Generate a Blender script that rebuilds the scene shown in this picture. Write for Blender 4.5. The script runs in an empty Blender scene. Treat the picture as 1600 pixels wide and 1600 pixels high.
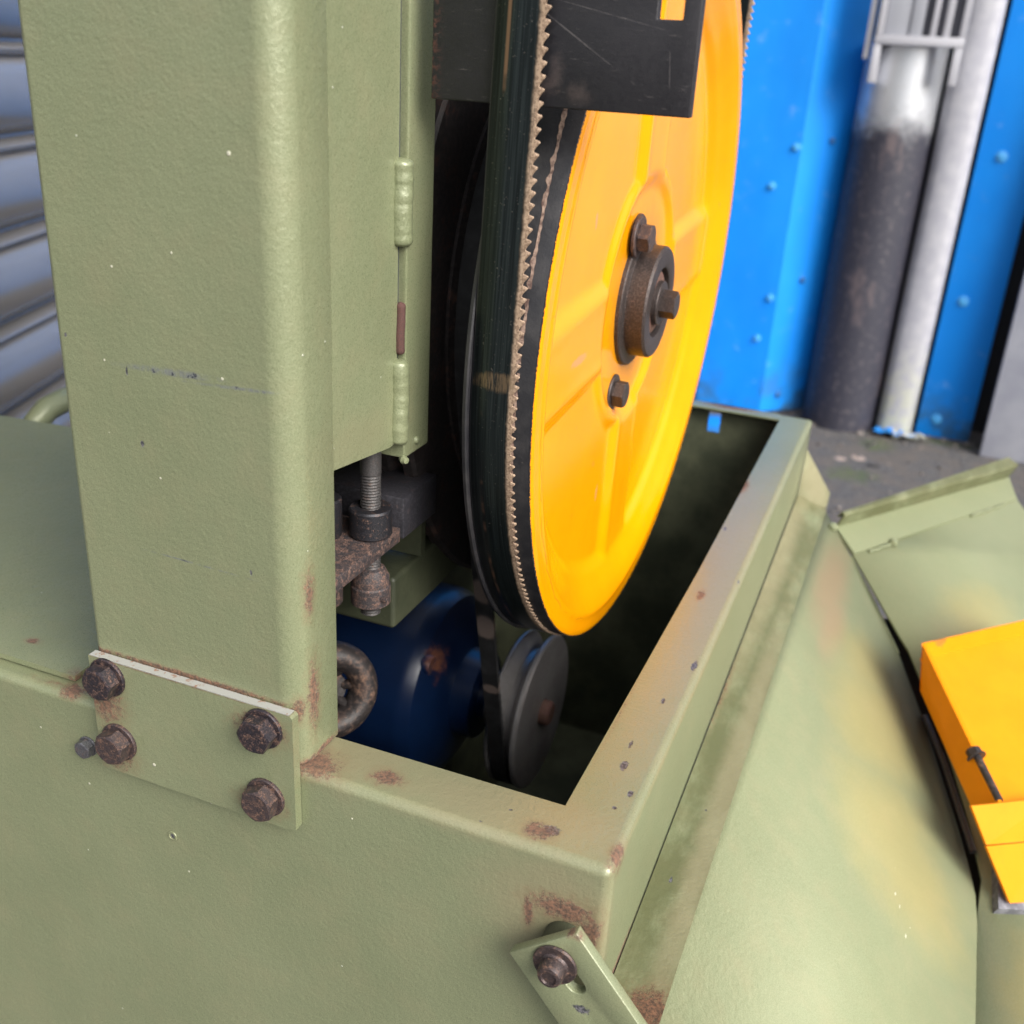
import bpy, bmesh, math, random
from mathutils import Vector, Matrix
from math import sin, cos, pi, radians, sqrt, atan2, hypot, exp
random.seed(7)
MM = 0.001
sc = bpy.context.scene
C = sc.collection

# ------------------------------------------------------------------ camera
# world axes: X along the front of the machine, Y into the picture, Z up; all lengths below in mm
cam = bpy.data.cameras.new("camera"); camo = bpy.data.objects.new("camera", cam); C.objects.link(camo)
ax, ay, az = (Vector((0.92573398, 0.37408062, 0.05550037)), Vector((0.1985257, -0.35579816, -0.91323338)),
              Vector((-0.32187598, 0.85642942, -0.40363906)))          # camera right, down, forward
camo.matrix_world = Matrix.Translation(Vector((77.03, -368.62, 345.64)) * MM) @ Matrix((ax, -ay, -az)).transposed().to_4x4()
cam.sensor_width = 36; cam.lens = 36
cam.clip_start = 0.02; cam.clip_end = 200
cam.dof.use_dof = True; cam.dof.focus_distance = 0.555; cam.dof.aperture_fstop = 9.0
sc.camera = camo

# ------------------------------------------------------------------ sky and light
SUN_EL, SUN_AZ = 38.0, 30.0      # azimuth measured from +X towards -Y
w = bpy.data.worlds.new("World"); sc.world = w; w.use_nodes = True
nt = w.node_tree; bg = nt.nodes["Background"]
sky = nt.nodes.new("ShaderNodeTexSky"); sky.sky_type = 'NISHITA'; sky.sun_disc = False
sky.sun_elevation = radians(SUN_EL); sky.sun_rotation = radians(90 + SUN_AZ)
sky.air_density = 1.0; sky.dust_density = 4.0; sky.ozone_density = 1.0
hs = nt.nodes.new("ShaderNodeHueSaturation"); hs.inputs['Saturation'].default_value = 0.30   # overcast: greyer than a clear sky
nt.links.new(sky.outputs[0], hs.inputs['Color']); nt.links.new(hs.outputs[0], bg.inputs['Color'])
bg.inputs['Strength'].default_value = 0.125
sun = bpy.data.lights.new("sun", 'SUN'); suno = bpy.data.objects.new("sun", sun); C.objects.link(suno)
sun.energy = 1.9; sun.angle = radians(40); sun.color = (1.0, 0.96, 0.88)
sd = Vector((cos(radians(SUN_EL)) * cos(radians(SUN_AZ)), -cos(radians(SUN_EL)) * sin(radians(SUN_AZ)), sin(radians(SUN_EL))))
suno.rotation_euler = sd.to_track_quat('Z', 'Y').to_euler()
sc.view_settings.view_transform = 'Standard'; sc.view_settings.look = 'None'
sc.view_settings.exposure = 1.02; sc.view_settings.gamma = 1.0
sc.cycles.use_denoising = True
sc.cycles.max_bounces = 8

# ------------------------------------------------------------------ node helper
class N:
    def __init__(s, name):
        s.m = bpy.data.materials.new(name); s.m.use_nodes = True
        s.t = s.m.node_tree; s.b = s.t.nodes["Principled BSDF"]
        s.obj = s.new("ShaderNodeTexCoord").outputs['Object']
    def new(s, kind, **kw):
        n = s.t.nodes.new(kind)
        for k, v in kw.items(): setattr(n, k, v)
        return n
    def put(s, sock, v):
        if isinstance(v, bpy.types.NodeSocket): s.t.links.new(v, sock)
        elif v is not None:
            if hasattr(sock.default_value, '__len__') and not hasattr(v, '__len__'): v = [v] * len(sock.default_value)
            if hasattr(v, '__len__') and len(v) == 3 and len(sock.default_value) == 4: v = (*v, 1)
            sock.default_value = v
    def math(s, op, a, b=None, c=None, clamp=False):
        n = s.new("ShaderNodeMath", operation=op, use_clamp=clamp)
        for i, v in enumerate((a, b, c)):
            if v is not None: s.put(n.inputs[i], v)
        return n.outputs[0]
    def vmath(s, op, a, b=None):
        n = s.new("ShaderNodeVectorMath", operation=op)
        s.put(n.inputs[0], a)
        if b is not None: s.put(n.inputs[1], b)
        return n.outputs['Value'] if op in ('LENGTH', 'DOT_PRODUCT') else n.outputs[0]
    def noise(s, scale, detail=3.0, rough=0.55, vec=None, stretch=None, off=0.0):
        n = s.new("ShaderNodeTexNoise")
        v = vec if vec is not None else s.obj
        if stretch: v = s.vmath('MULTIPLY', v, stretch)
        if off: v = s.vmath('ADD', v, (off, off * .7, off * 1.3))
        s.put(n.inputs['Vector'], v); n.inputs['Scale'].default_value = scale
        n.inputs['Detail'].default_value = detail; n.inputs['Roughness'].default_value = rough
        return n.outputs['Fac']
    def voro(s, scale, vec=None, feature='F1'):
        n = s.new("ShaderNodeTexVoronoi", feature=feature); s.put(n.inputs['Vector'], vec if vec is not None else s.obj)
        n.inputs['Scale'].default_value = scale
        return n
    def step(s, x, lo, hi, a=0.0, b=1.0):
        n = s.new("ShaderNodeMapRange", interpolation_type='SMOOTHSTEP'); n.clamp = True
        s.put(n.inputs[0], x)
        for i, v in enumerate((lo, hi, a, b)): s.put(n.inputs[i + 1], v)
        return n.outputs[0]
    def mix(s, f, a, b):
        n = s.new("ShaderNodeMix", data_type='RGBA'); s.put(n.inputs[0], f); s.put(n.inputs[6], a); s.put(n.inputs[7], b)
        return n.outputs[2]
    def xyz(s, v=None):
        n = s.new("ShaderNodeSeparateXYZ"); s.put(n.inputs[0], v if v is not None else s.obj); return n.outputs
    def attr(s, name):
        return s.new("ShaderNodeAttribute", attribute_name=name).outputs['Fac']
    def bump(s, h, strength=.3, dist=.0005, prev=None):
        n = s.new("ShaderNodeBump"); n.inputs['Strength'].default_value = strength; n.inputs['Distance'].default_value = dist
        s.put(n.inputs['Height'], h)
        if prev is not None: s.put(n.inputs['Normal'], prev)
        return n.outputs[0]
    def spot(s, c, r, ns=420, k=1.3, soft=.35, off=0.0, rot=None):
        """a ragged stain round point c (mm), radii r (mm)"""
        d = s.vmath('SUBTRACT', s.obj, tuple(x * MM for x in c))
        if rot:
            n = s.new("ShaderNodeVectorRotate", rotation_type='AXIS_ANGLE'); s.put(n.inputs['Vector'], d)
            n.inputs['Axis'].default_value = rot[0]; n.inputs['Angle'].default_value = rot[1]; d = n.outputs[0]
        d = s.vmath('MULTIPLY', d, tuple(1 / (x * MM) for x in (r if hasattr(r, '__len__') else (r, r, r))))
        l = s.vmath('LENGTH', d)
        if k: l = s.math('ADD', l, s.math('MULTIPLY', s.math('SUBTRACT', s.noise(ns, 4, .65, off=off), .5), k * 2))
        return s.step(l, 1 - soft, 1 + soft, 1, 0)
    def spots(s, lst, ns=380, k=1.0, soft=.3, off=0.0, halo=False, fine=0.0):
        """many ragged stains sharing one noise: lst of (centre, radii[, (axis, angle)])"""
        best = None
        for i, it in enumerate(lst):
            d = s.vmath('SUBTRACT', s.obj, tuple(x * MM for x in it[0]))
            if len(it) > 2 and it[2]:
                n = s.new("ShaderNodeVectorRotate", rotation_type='AXIS_ANGLE'); s.put(n.inputs['Vector'], d)
                n.inputs['Axis'].default_value = it[2][0]; n.inputs['Angle'].default_value = it[2][1]; d = n.outputs[0]
            r = it[1] if hasattr(it[1], '__len__') else (it[1],) * 3
            l = s.vmath('LENGTH', s.vmath('MULTIPLY', d, tuple(1 / (x * MM) for x in r)))
            best = l if best is None else s.math('MINIMUM', best, l)
        if k: best = s.math('ADD', best, s.math('MULTIPLY', s.math('SUBTRACT', s.noise(ns, 4, .65, off=off), .5), k * 2))
        if fine: best = s.math('ADD', best, s.math('MULTIPLY', s.math('SUBTRACT', s.noise(1500, 3, .7, off=off + 4), .5), fine * 2))
        if halo: return s.step(best, 1 - soft, 1 + soft, 1, 0), s.step(best, .7, 2.3, 1, 0)
        return s.step(best, 1 - soft, 1 + soft, 1, 0)
    def mx(s, *ms):
        o = ms[0]
        for m in ms[1:]: o = s.math('MAXIMUM', o, m)
        return o
    def set(s, color=None, rough=None, metal=None, normal=None, spec=None, coat=None, coat_rough=None):
        for k, v in (('Base Color', color), ('Roughness', rough), ('Metallic', metal), ('Normal', normal), ('Specular IOR Level', spec),
                     ('Coat Weight', coat), ('Coat Roughness', coat_rough)):
            if v is not None: s.put(s.b.inputs[k], v)
        return s.m

RUST_A, RUST_B = (0.045, 0.025, 0.021), (0.20, 0.092, 0.055)
def green(name, gloss=0.0, metal=0.15, spec=.62, grime=0.0, scr=(), rust=(), chips=(), dirt=(), tint=(), yellow=(), dirty=0.25, grain=1.0, specks=True, scale=1.0, dots=(), rk=1.15):
    n = N(name)
    big = n.noise(9, 3, .6); mid = n.noise(45, 4, .6, off=3.1)
    col = n.mix(n.step(big, .3, .7), (0.180, 0.202, 0.110), (0.205, 0.226, 0.126))
    fl = n.noise(1500, 2, .6, off=1.7)
    col = n.mix(n.step(fl, .38, .66), n.mix(.84, (0.10, 0.115, 0.07), col), n.mix(.86, (0.42, 0.44, 0.31), col))
    # tan film of dust and handling
    film = n.math('MULTIPLY', n.step(mid, .38, .85), dirty)
    col = n.mix(film, col, (0.275, 0.245, 0.145))
    if grime: col = n.mix(n.math('MULTIPLY', n.step(n.noise(30, 5, .7, stretch=(1, .35, 1), off=4.4), .25, .6), grime), col, (0.085, 0.088, 0.036))
    for lst, c_, ns, k in ((dirt, (0.255, 0.225, 0.135), 60, .5), (tint, (0.33, 0.19, 0.12), 35, .4), (yellow, (0.46, 0.335, 0.10), 22, .5)):
        if lst: col = n.mix(n.math('MULTIPLY', n.spots([q[:2] for q in lst], ns=ns, k=k, soft=.7), lst[0][2]), col, c_)
    rough = n.step(fl, .3, .7, .27 - gloss, .38 - gloss)
    grainh = n.noise(430 * scale, 3, .6)
    h = n.math('ADD', n.math('MULTIPLY', grainh, 1.0), n.math('MULTIPLY', n.noise(150 * scale, 2, .5, off=.4), .9))
    if specks:
        v = n.voro(95); vd = v.outputs['Distance']
        keep = n.step(n.xyz(v.outputs['Color'])[0], .93, .935)
        sp = n.math('MULTIPLY', n.step(vd, .035, .06, 1, 0), keep)
        col = n.mix(sp, col, (0.55, 0.56, 0.46)); h = n.math('ADD', h, n.math('MULTIPLY', sp, 1.2))
    if scr:
        m = n.spots(scr, ns=260, k=.9, soft=.6); br = n.noise(190, 5, .75, off=6.2)
        col = n.mix(n.math('MULTIPLY', n.math('MULTIPLY', m, n.step(br, .38, .6)), .7), col, (0.15, 0.16, 0.19))
        col = n.mix(n.math('MULTIPLY', n.step(m, .4, .8), n.step(br, .58, .64)), col, (0.03, 0.033, 0.045))
    if dots:
        dots = [(c, tuple(q * .65 for q in (r if hasattr(r, '__len__') else (r, r, r)))) for c, r in dots]
        m = n.spots(dots, k=0, soft=.3)
        col = n.mix(m, col, (0.6, 0.58, 0.46)); h = n.math('ADD', h, n.math('MULTIPLY', m, 1.5))
    if chips:
        m = n.spots([(c[0], tuple(q * .62 for q in c[1]), c[3] if len(c) > 3 else None) for c in chips], ns=420, k=1.0, soft=.2, fine=.5)
        col = n.mix(m, col, n.mix(n.step(n.noise(700, 2), .4, .6), (0.04, 0.042, 0.048), (0.14, 0.135, 0.145))); h = n.math('SUBTRACT', h, n.math('MULTIPLY', m, .8))
    if rust:
        m = n.spots([(c[0], tuple(q * .8 for q in c[1])) for c in rust], ns=260, k=rk, soft=.4, off=.2, halo=True, fine=.9); m, hl = m
        rn = n.noise(520, 4, .7, off=2.2)
        col = n.mix(n.math('MULTIPLY', hl, .38), col, (0.22, 0.135, 0.075))
        col = n.mix(n.math('MULTIPLY', m, .88), col, n.mix(n.step(rn, .35, .66), RUST_A, RUST_B))
        h = n.math('ADD', h, n.math('MULTIPLY', n.math('MULTIPLY', m, rn), 1.1))
        rough = n.step(m, 0, 1, rough, .88); metal = n.step(m, 0, .6, metal, 0)
    return n.set(col, rough, metal, n.bump(h, .6 * grain, .00045), spec=spec, coat=.12 if spec > .5 else 0.0, coat_rough=.26)

def rusty(name, base=(0.03, 0.03, 0.034), amount=.5, scale=220, rough=.5, metal=.6, bumpd=.0004, light=None):
    n = N(name)
    f = n.noise(scale, 6, .72); g = n.noise(scale * 5, 3, .6, off=1.1)
    m = n.step(n.math('ADD', n.math('MULTIPLY', f, .75), n.math('MULTIPLY', g, .25)), .60 - amount * .28, .80 - amount * .28)
    rc = n.mix(n.step(g, .35, .68), (0.05, 0.028, 0.022), light or (0.16, 0.085, 0.055))
    col = n.mix(m, n.mix(n.step(g, .4, .7), base, tuple(min(1, b * 1.9) for b in base)), rc)
    return n.set(col, n.step(m, 0, 1, rough, .85), n.step(m, 0, 1, metal, 0.0), n.bump(n.math('ADD', f, n.math('MULTIPLY', g, .6)), .45, bumpd))

# ------------------------------------------------------------------ mesh helpers (mm)
def link(name, me, mat, parent=None, angle=32, wn=False):
    o = bpy.data.objects.new(name, me); C.objects.link(o)
    if mat: me.materials.append(mat)
    if angle is not None and len(me.polygons):
        me.polygons.foreach_set('use_smooth', [True] * len(me.polygons)); me.set_sharp_from_angle(angle=radians(angle))
    if parent:
        o.parent = parent; o.matrix_parent_inverse = parent.matrix_world.inverted()
    if wn:
        m = o.modifiers.new("weighted", 'WEIGHTED_NORMAL'); m.keep_sharp = True
    return o
def from_bm(name, bm, mat, parent=None, angle=32, wn=False, recalc=True):
    if recalc: bmesh.ops.recalc_face_normals(bm, faces=bm.faces)
    for v in bm.verts: v.co *= MM
    me = bpy.data.meshes.new(name); bm.to_mesh(me); bm.free()
    return link(name, me, mat, parent, angle, wn)
def from_py(name, vs, fs, mat, parent=None, angle=32, wn=False):
    me = bpy.data.meshes.new(name); me.from_pydata([tuple(c * MM for c in v) for v in vs], [], fs); me.update()
    return link(name, me, mat, parent, angle, wn)
def box(bm, a, b, bev=0.0, seg=2, M=None):
    r = bmesh.ops.create_cube(bm, size=1.0); vs = r['verts']
    for v in vs:
        v.co = Vector([(a[i] + b[i]) / 2 + v.co[i] * (b[i] - a[i]) for i in range(3)])
    if bev:
        es = list({e for v in vs for e in v.link_edges})
        out = bmesh.ops.bevel(bm, geom=es, offset=bev, segments=seg, affect='EDGES', profile=.5)
        vs = list({v for f in out['faces'] for v in f.verts} | {v for v in vs if v.is_valid})
    if M is not None:
        for v in vs: v.co = M @ v.co
    return vs
def frame(c, n, up=(0, 0, 1)):
    n = Vector(n).normalized(); up = Vector(up)
    if abs(n.dot(up)) > .95: up = Vector((0, 1, 0))
    u = up.cross(n).normalized(); v = n.cross(u)
    M = Matrix((u, v, n)).transposed().to_4x4(); M.translation = Vector(c); return M
def lathe(bm, prof, M, seg=64, closed=False):
    """prof: (radius, height along axis n); M maps local z to the axis"""
    rings = []
    for r, h in prof:
        if r < 1e-6: rings.append([bm.verts.new(M @ Vector((0, 0, h)))])
        else: rings.append([bm.verts.new(M @ Vector((r * cos(2 * pi * k / seg), r * sin(2 * pi * k / seg), h))) for k in range(seg)])
    rr = list(zip(rings, rings[1:] + ([rings[0]] if closed else [])))
    if not closed: rr = rr[:len(rings) - 1]
    for a, b in rr:
        for k in range(seg):
            k2 = (k + 1) % seg
            if len(a) == 1 and len(b) == 1: continue
            if len(a) == 1: bm.faces.new((a[0], b[k], b[k2]))
            elif len(b) == 1: bm.faces.new((a[k], b[0], a[k2]))
            else: bm.faces.new((a[k], b[k], b[k2], a[k2]))
def tube(bm, pts, r, seg=12, cap=True):
    pts = [Vector(p) for p in pts]; rings = []; u = None
    for i, p in enumerate(pts):
        t = (pts[min(i + 1, len(pts) - 1)] - pts[max(i - 1, 0)]).normalized()
        if u is None: u = t.orthogonal().normalized()
        u = (u - t * u.dot(t)).normalized(); v = t.cross(u)
        rad = r[i] if hasattr(r, '__len__') else r
        rings.append([bm.verts.new(p + (u * cos(2 * pi * k / seg) + v * sin(2 * pi * k / seg)) * rad) for k in range(seg)])
    for a, b in zip(rings, rings[1:]):
        for k in range(seg): bm.faces.new((a[k], a[(k + 1) % seg], b[(k + 1) % seg], b[k]))
    if cap: bm.faces.new(rings[0][::-1]); bm.faces.new(rings[-1])
def hex_head(bm, M, af, h, rot=0.0, h0=0.0, cham=.9):
    """hexagon with a chamfered crown, base at local z=h0"""
    R = af / sqrt(3); ri = af / 2 * .94
    lo = [bm.verts.new(M @ Vector((R * cos(rot + k * pi / 3), R * sin(rot + k * pi / 3), h0))) for k in range(6)]
    seg = 4; ring2 = []; top = []
    for k in range(6 * seg):
        a = rot + k * 2 * pi / (6 * seg)
        loc = (k % seg) / seg * pi / 3 - pi / 6
        rad = R * cos(pi / 6) / cos(loc)
        drop = (rad - ri) * .55
        ring2.append(bm.verts.new(M @ Vector((rad * cos(a), rad * sin(a), h0 + h - drop))))
        top.append(bm.verts.new(M @ Vector((ri * cos(a), ri * sin(a), h0 + h))))
    for k in range(6):
        r2 = [ring2[(k * seg + j) % (6 * seg)] for j in range(seg + 1)]
        bm.faces.new([lo[k], lo[(k + 1) % 6]] + r2[::-1])
    for k in range(6 * seg):
        k2 = (k + 1) % (6 * seg); bm.faces.new((ring2[k], ring2[k2], top[k2], top[k]))
    bm.faces.new(top); bm.faces.new(lo[::-1])
def poly_plate(bm, pts, n, th):
    """flat plate: outline pts, thickened by th against direction n"""
    n = Vector(n).normalized(); a = [bm.verts.new(Vector(p)) for p in pts]; b = [bm.verts.new(Vector(p) - n * th) for p in pts]
    bm.faces.new(a); bm.faces.new(b[::-1]); k = len(pts)
    for i in range(k): bm.faces.new((a[i], b[i], b[(i + 1) % k], a[(i + 1) % k]))
def bevel_all(bm, off, seg=2, ang=30):
    es = [e for e in bm.edges if len(e.link_faces) == 2 and e.calc_face_angle(0) > radians(ang)]
    bmesh.ops.bevel(bm, geom=es, offset=off, segments=seg, affect='EDGES', profile=.5)
def thing(name, label, cat, loc, group=None):
    o = bpy.data.objects.new(name, None); C.objects.link(o); o.location = Vector(loc) * MM; o.empty_display_size = .05
    o['label'] = label; o['category'] = cat
    if group: o['group'] = group
    bpy.context.view_layer.update(); return o
def tag(o, label, cat, group=None):
    o['label'] = label; o['category'] = cat
    if group: o['group'] = group
    return o
GZ = -490.0

# ------------------------------------------------------------------ ground
n = N("asphalt")
v1 = n.noise(16, 5, .65); v2 = n.noise(120, 4, .7, off=2); v3 = n.noise(420, 3, .7, off=4)
col = n.mix(n.step(v2, .35, .68), (0.050, 0.049, 0.052), (0.125, 0.120, 0.122))
col = n.mix(n.math('MULTIPLY', n.step(v1, .42, .62), .7), col, (0.12, 0.10, 0.088))
for c, r in (((62, 2250, GZ), (40, 45, 200)), ((20, 1990, GZ), (50, 40, 200)), ((180, 2350, GZ), (90, 22, 100))):
    col = n.mix(n.math('MULTIPLY', n.math('MULTIPLY', n.spot(c, r, ns=30, k=1.5, soft=.5), n.step(v2, .40, .58)), .85), col, n.mix(n.step(v3, .4, .6), (0.035, 0.065, 0.015), (0.10, 0.14, 0.035)))
for c, r in (((30, 2120, GZ), (16, 22, 50)), ((-10, 2090, GZ), (13, 14, 50))):
    col = n.mix(n.spot(c, r, ns=40, k=.6), col, (0.38, 0.30, 0.26))
m_ground = n.set(col, .93, 0, n.bump(n.math('ADD', v2, v3), .7, .004))
bm = bmesh.new(); g = 60000
vs = [bm.verts.new((x, y, GZ)) for x, y in ((-g, -g), (g, -g), (g, g), (-g, g))]; bm.faces.new(vs)
o = from_bm("ground", bm, m_ground); o['kind'] = 'structure'

rnd = random.Random(11); bm = bmesh.new()
for i in range(900):
    x, y = rnd.uniform(-220, 900), rnd.uniform(1100, 2390)
    if rnd.random() < .4: y = 2390 - abs(rnd.gauss(0, 90))
    r = 1.5 + 6.5 * rnd.random() ** 3
    M = Matrix.Translation((x, y, GZ + r * .25)) @ Matrix.Rotation(rnd.uniform(0, 6.3), 4, (rnd.random(), rnd.random(), 1)) @ Matrix.Diagonal((r * rnd.uniform(.7, 1.5), r * rnd.uniform(.6, 1.1), r * rnd.uniform(.4, .8), 1))
    vs = bmesh.ops.create_icosphere(bm, subdivisions=1, radius=1.0, matrix=M)['verts']
    for v in vs: v.co += Vector((rnd.uniform(-.2, .2), rnd.uniform(-.2, .2), rnd.uniform(-.1, .1))) * r
n = N("grit"); q = n.noise(25, 2, .6, off=3); m_grit = n.set(n.mix(n.step(q, .35, .65), (0.05, 0.048, 0.048), (0.24, 0.21, 0.19)), .9)
o = from_bm("gravel", bm, m_grit, None, None); o['kind'] = 'stuff'
# ------------------------------------------------------------------ back wall, blue cladding
WY = 2400.0
n = N("blue_sheet")
b1 = n.noise(3.0, 3, .6, stretch=(2, 2, 1)); b2 = n.noise(26, 4, .6, off=2)
col = n.mix(n.step(b1, .3, .7), (0.003, 0.215, 0.74), (0.006, 0.25, 0.80))
col = n.mix(n.math('MULTIPLY', n.step(b2, .60, .80), .35), col, (0.22, 0.42, 0.75))
z = n.xyz()[2]
low = n.math('MULTIPLY', n.step(n.math('ADD', z, n.math('MULTIPLY', b2, .16)), -.42, -.24, 1, 0), n.step(n.noise(9, 4, .6, off=5), .42, .62))
col = n.mix(n.math('MULTIPLY', low, .7), col, (0.05, 0.075, 0.045))
m_blue = n.set(col, n.step(b2, .3, .7, .48, .62), 0, n.bump(b1, .1, .01), spec=.3)
def screw_head(nm, p, nrm, parent, mat, r=9):
    b = bmesh.new(); M = frame(p, nrm); lathe(b, [(r * 1.5, 0), (r * 1.5, 2), (r, 2.5)], M, 14); hex_head(b, M, r * 1.7, 7, 0, 2)
    return from_bm(nm, b, mat, parent)
m_screwb = N("painted_screw").set((0.02, 0.12, 0.36), .45)
m_screww = N("pale_screw").set((0.07, 0.36, 0.75), .4)
wall = thing("cladding_wall", "blue painted sheet metal wall behind the yellow wheel, bolted corner flashing at its edge", "wall", (-900, WY, GZ))
bm = bmesh.new(); box(bm, (-2600, WY - 70, GZ + 5), (-300, WY - 40, 2600), 2); from_bm("wall_sheet", bm, m_blue, wall)
bm = bmesh.new()                                        # corner flashing: flat leg, then a leg coming forward beside the pipe
prof = [(-420, WY - 74), (-248, WY - 74), (-244.5, WY - 71.5), (-150, WY + 12), (-140, WY + 22), (-140, WY + 90)]
lo = [bm.verts.new((x, y, GZ + 12)) for x, y in prof]; hi = [bm.verts.new((x, y, 2600)) for x, y in prof]
for i in range(len(prof) - 1): bm.faces.new((lo[i], lo[i + 1], hi[i + 1], hi[i]))
fl = from_bm("corner_flashing", bm, m_blue, wall, None); s = fl.modifiers.new("sheet", 'SOLIDIFY'); s.thickness = .0025; s.offset = -1
for p, nn, mt in (((-186, WY - 19, 208), (.66, -.75, 0), m_screwb), ((-200, WY - 31, -129), (.66, -.75, 0), m_screwb), ((-212, WY - 42, -434), (.66, -.75, 0), m_screwb),
                  ((-258, WY - 74, 190), (0, -1, 0), m_screww), ((-302, WY - 74, 96), (0, -1, 0), m_screww), ((-264, WY - 74, -176), (0, -1, 0), m_screww), ((-281, WY - 74, -284), (0, -1, 0), m_screww)):
    screw_head("screw", p, nn, wall, mt)

pan = thing("cladding_panel", "narrow blue sheet metal panel between white trim and leaning grey board", "wall panel", (210, WY, GZ))
bm = bmesh.new(); box(bm, (149, WY - 6, GZ - 2), (279, WY + 30, 2600), 3); from_bm("panel_sheet", bm, m_blue, pan)
for p in ((201, WY - 6, 202), (191, WY - 6, -137), (193, WY - 6, -442), (206, WY - 6, 540)):
    screw_head("screw", p, (0, -1, 0), pan, m_screww)
bm = bmesh.new(); box(bm, (-146, WY + 96, GZ - 2), (1700, WY + 120, 2600)); o = from_bm("wall_backing", bm, N("dark_board").set((0.03, 0.03, 0.035), .8))
tag(o, "dark recessed wall face showing in the gaps between the blue panels and trim", "wall")

# steel pipe: black lower part, bare zinc top
n = N("steel_pipe")
p1 = n.noise(18, 5, .65); p2 = n.noise(70, 4, .65, off=2); z = n.xyz()[2]
edge = n.step(n.math('ADD', z, n.math('MULTIPLY', n.math('SUBTRACT', p1, .5), .11)), .215, .31)
dark = n.mix(n.step(p2, .52, .72), (0.028, 0.028, 0.042), (0.085, 0.075, 0.085))
dark = n.mix(n.math('MULTIPLY', n.step(n.noise(11, 4, .7, stretch=(1, 1, .35), off=7), .56, .70), .55), dark, (0.17, 0.13, 0.13))
zinc = n.mix(n.step(p2, .58, .78), (0.66, 0.68, 0.72), (0.46, 0.43, 0.38))
m_pipe = n.set(n.mix(edge, dark, zinc), n.step(edge, 0, 1, .55, .38), n.step(edge, 0, 1, 0, .75), n.bump(p2, .2, .001))
bm = bmesh.new(); R = 92.5
lathe(bm, [(R, GZ - 5), (R, 430), (R - 8, 430), (R - 8, 300), (0, 300)], frame((-49, 2392, 0), (0, 0, 1)), 56)
tag(from_bm("steel_pipe", bm, m_pipe), "thick upright steel pipe, black below and bare zinc at the top", "pipe")

n = N("white_plastic")
q = n.noise(40, 4, .6); z = n.xyz()[2]
col = n.mix(n.step(q, .35, .7), (0.34, 0.34, 0.385), (0.41, 0.41, 0.445))
lowm = n.math('MULTIPLY', n.step(z, -.47, -.20, 1, 0), n.step(q, .35, .6)); col = n.mix(n.math('MULTIPLY', lowm, .6), col, (0.42, 0.44, 0.30))
m_white = n.set(col, .5, 0)
bm = bmesh.new()
prof = [(50, 2405), (50, 2372), (56, 2352), (72, 2343), (112, 2343), (131, 2352), (138, 2372), (138, 2405)]
lo = [bm.verts.new((x, y, GZ + 4)) for x, y in prof]; hi = [bm.verts.new((x, y, 2600)) for x, y in prof]
for i in range(len(prof)): bm.faces.new((lo[i], lo[(i + 1) % 8], hi[(i + 1) % 8], hi[i]))
bm.faces.new(lo[::-1]); bm.faces.new(hi)
tag(from_bm("trim_strip", bm, m_white, angle=50), "tall white plastic trim strip standing between the steel pipe and blue panel", "trim")

hood = thing("channel_frame", "white channel frame with upright ribs capping the top of the steel pipe", "frame", (-35, 2250, 340))
m_hood = N("channel_white").set((0.42, 0.42, 0.46), .5); m_rib = N("channel_grey").set((0.33, 0.34, 0.38), .55); m_gap = N("channel_gap").set((0.10, 0.10, 0.12), .7)
Y0, Y1 = 2270, 2320
sx = lambda x: x * (Y0 + 369) / 2769 + 77 * (2769 - Y0 - 369) / 2769      # positions were measured on the wall plane, moved forward along the lines of sight once
sz = lambda z: z * (Y0 + 369) / 2769 + 346 * (2769 - Y0 - 369) / 2769
bm = bmesh.new(); box(bm, (sx(-128), Y0, sz(427)), (sx(68), Y1, sz(447)), 1); from_bm("crossbar", bm, m_hood, hood)
bm = bmesh.new(); box(bm, (sx(-129), Y0 + 2, sz(342)), (sx(-112), Y1, sz(427)), 1); from_bm("side_leg", bm, m_hood, hood)
bm = bmesh.new(); box(bm, (sx(50), Y0 + 2, sz(346)), (sx(67), Y1, sz(427)), 1); from_bm("side_leg", bm, m_hood, hood)
bm = bmesh.new(); box(bm, (sx(-150), Y0 + 12, sz(394)), (sx(-138), Y1, 700), 1); from_bm("outer_leg", bm, m_hood, hood)
bm = bmesh.new(); box(bm, (sx(-128), Y0 + 24, sz(448)), (sx(68), Y1, 700)); from_bm("back_sheet", bm, m_gap, hood)
for a, b, d in ((-128, -114, 0), (-112, -58, 14), (-56, -28, 10), (-10, 2, 4), (18, 33, 6), (54, 68, 2)):
    bm = bmesh.new(); box(bm, (sx(a), Y0 + d, sz(448)), (sx(b), Y1 - 8, 700), 1); from_bm("rib", bm, m_rib if b - a > 20 else m_hood, hood)

n = N("grey_board"); q = n.noise(7, 5, .6); q2 = n.noise(60, 4, .6, off=2)
m_board = n.set(n.mix(n.step(q, .35, .68), (0.30, 0.31, 0.37), (0.40, 0.41, 0.46)), .6, 0, n.bump(q2, .2, .002))
bm = bmesh.new(); box(bm, (0, 0, 0), (900, 22, 1500), 2)
M = Matrix.Translation((305, 2290, GZ + 1)) @ Matrix.Rotation(radians(-3), 4, 'X')
for v in bm.verts: v.co = M @ v.co
tag(from_bm("leaning_board", bm, m_board), "pale grey sheet leaning on the wall beside the blue panel", "board")

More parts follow.
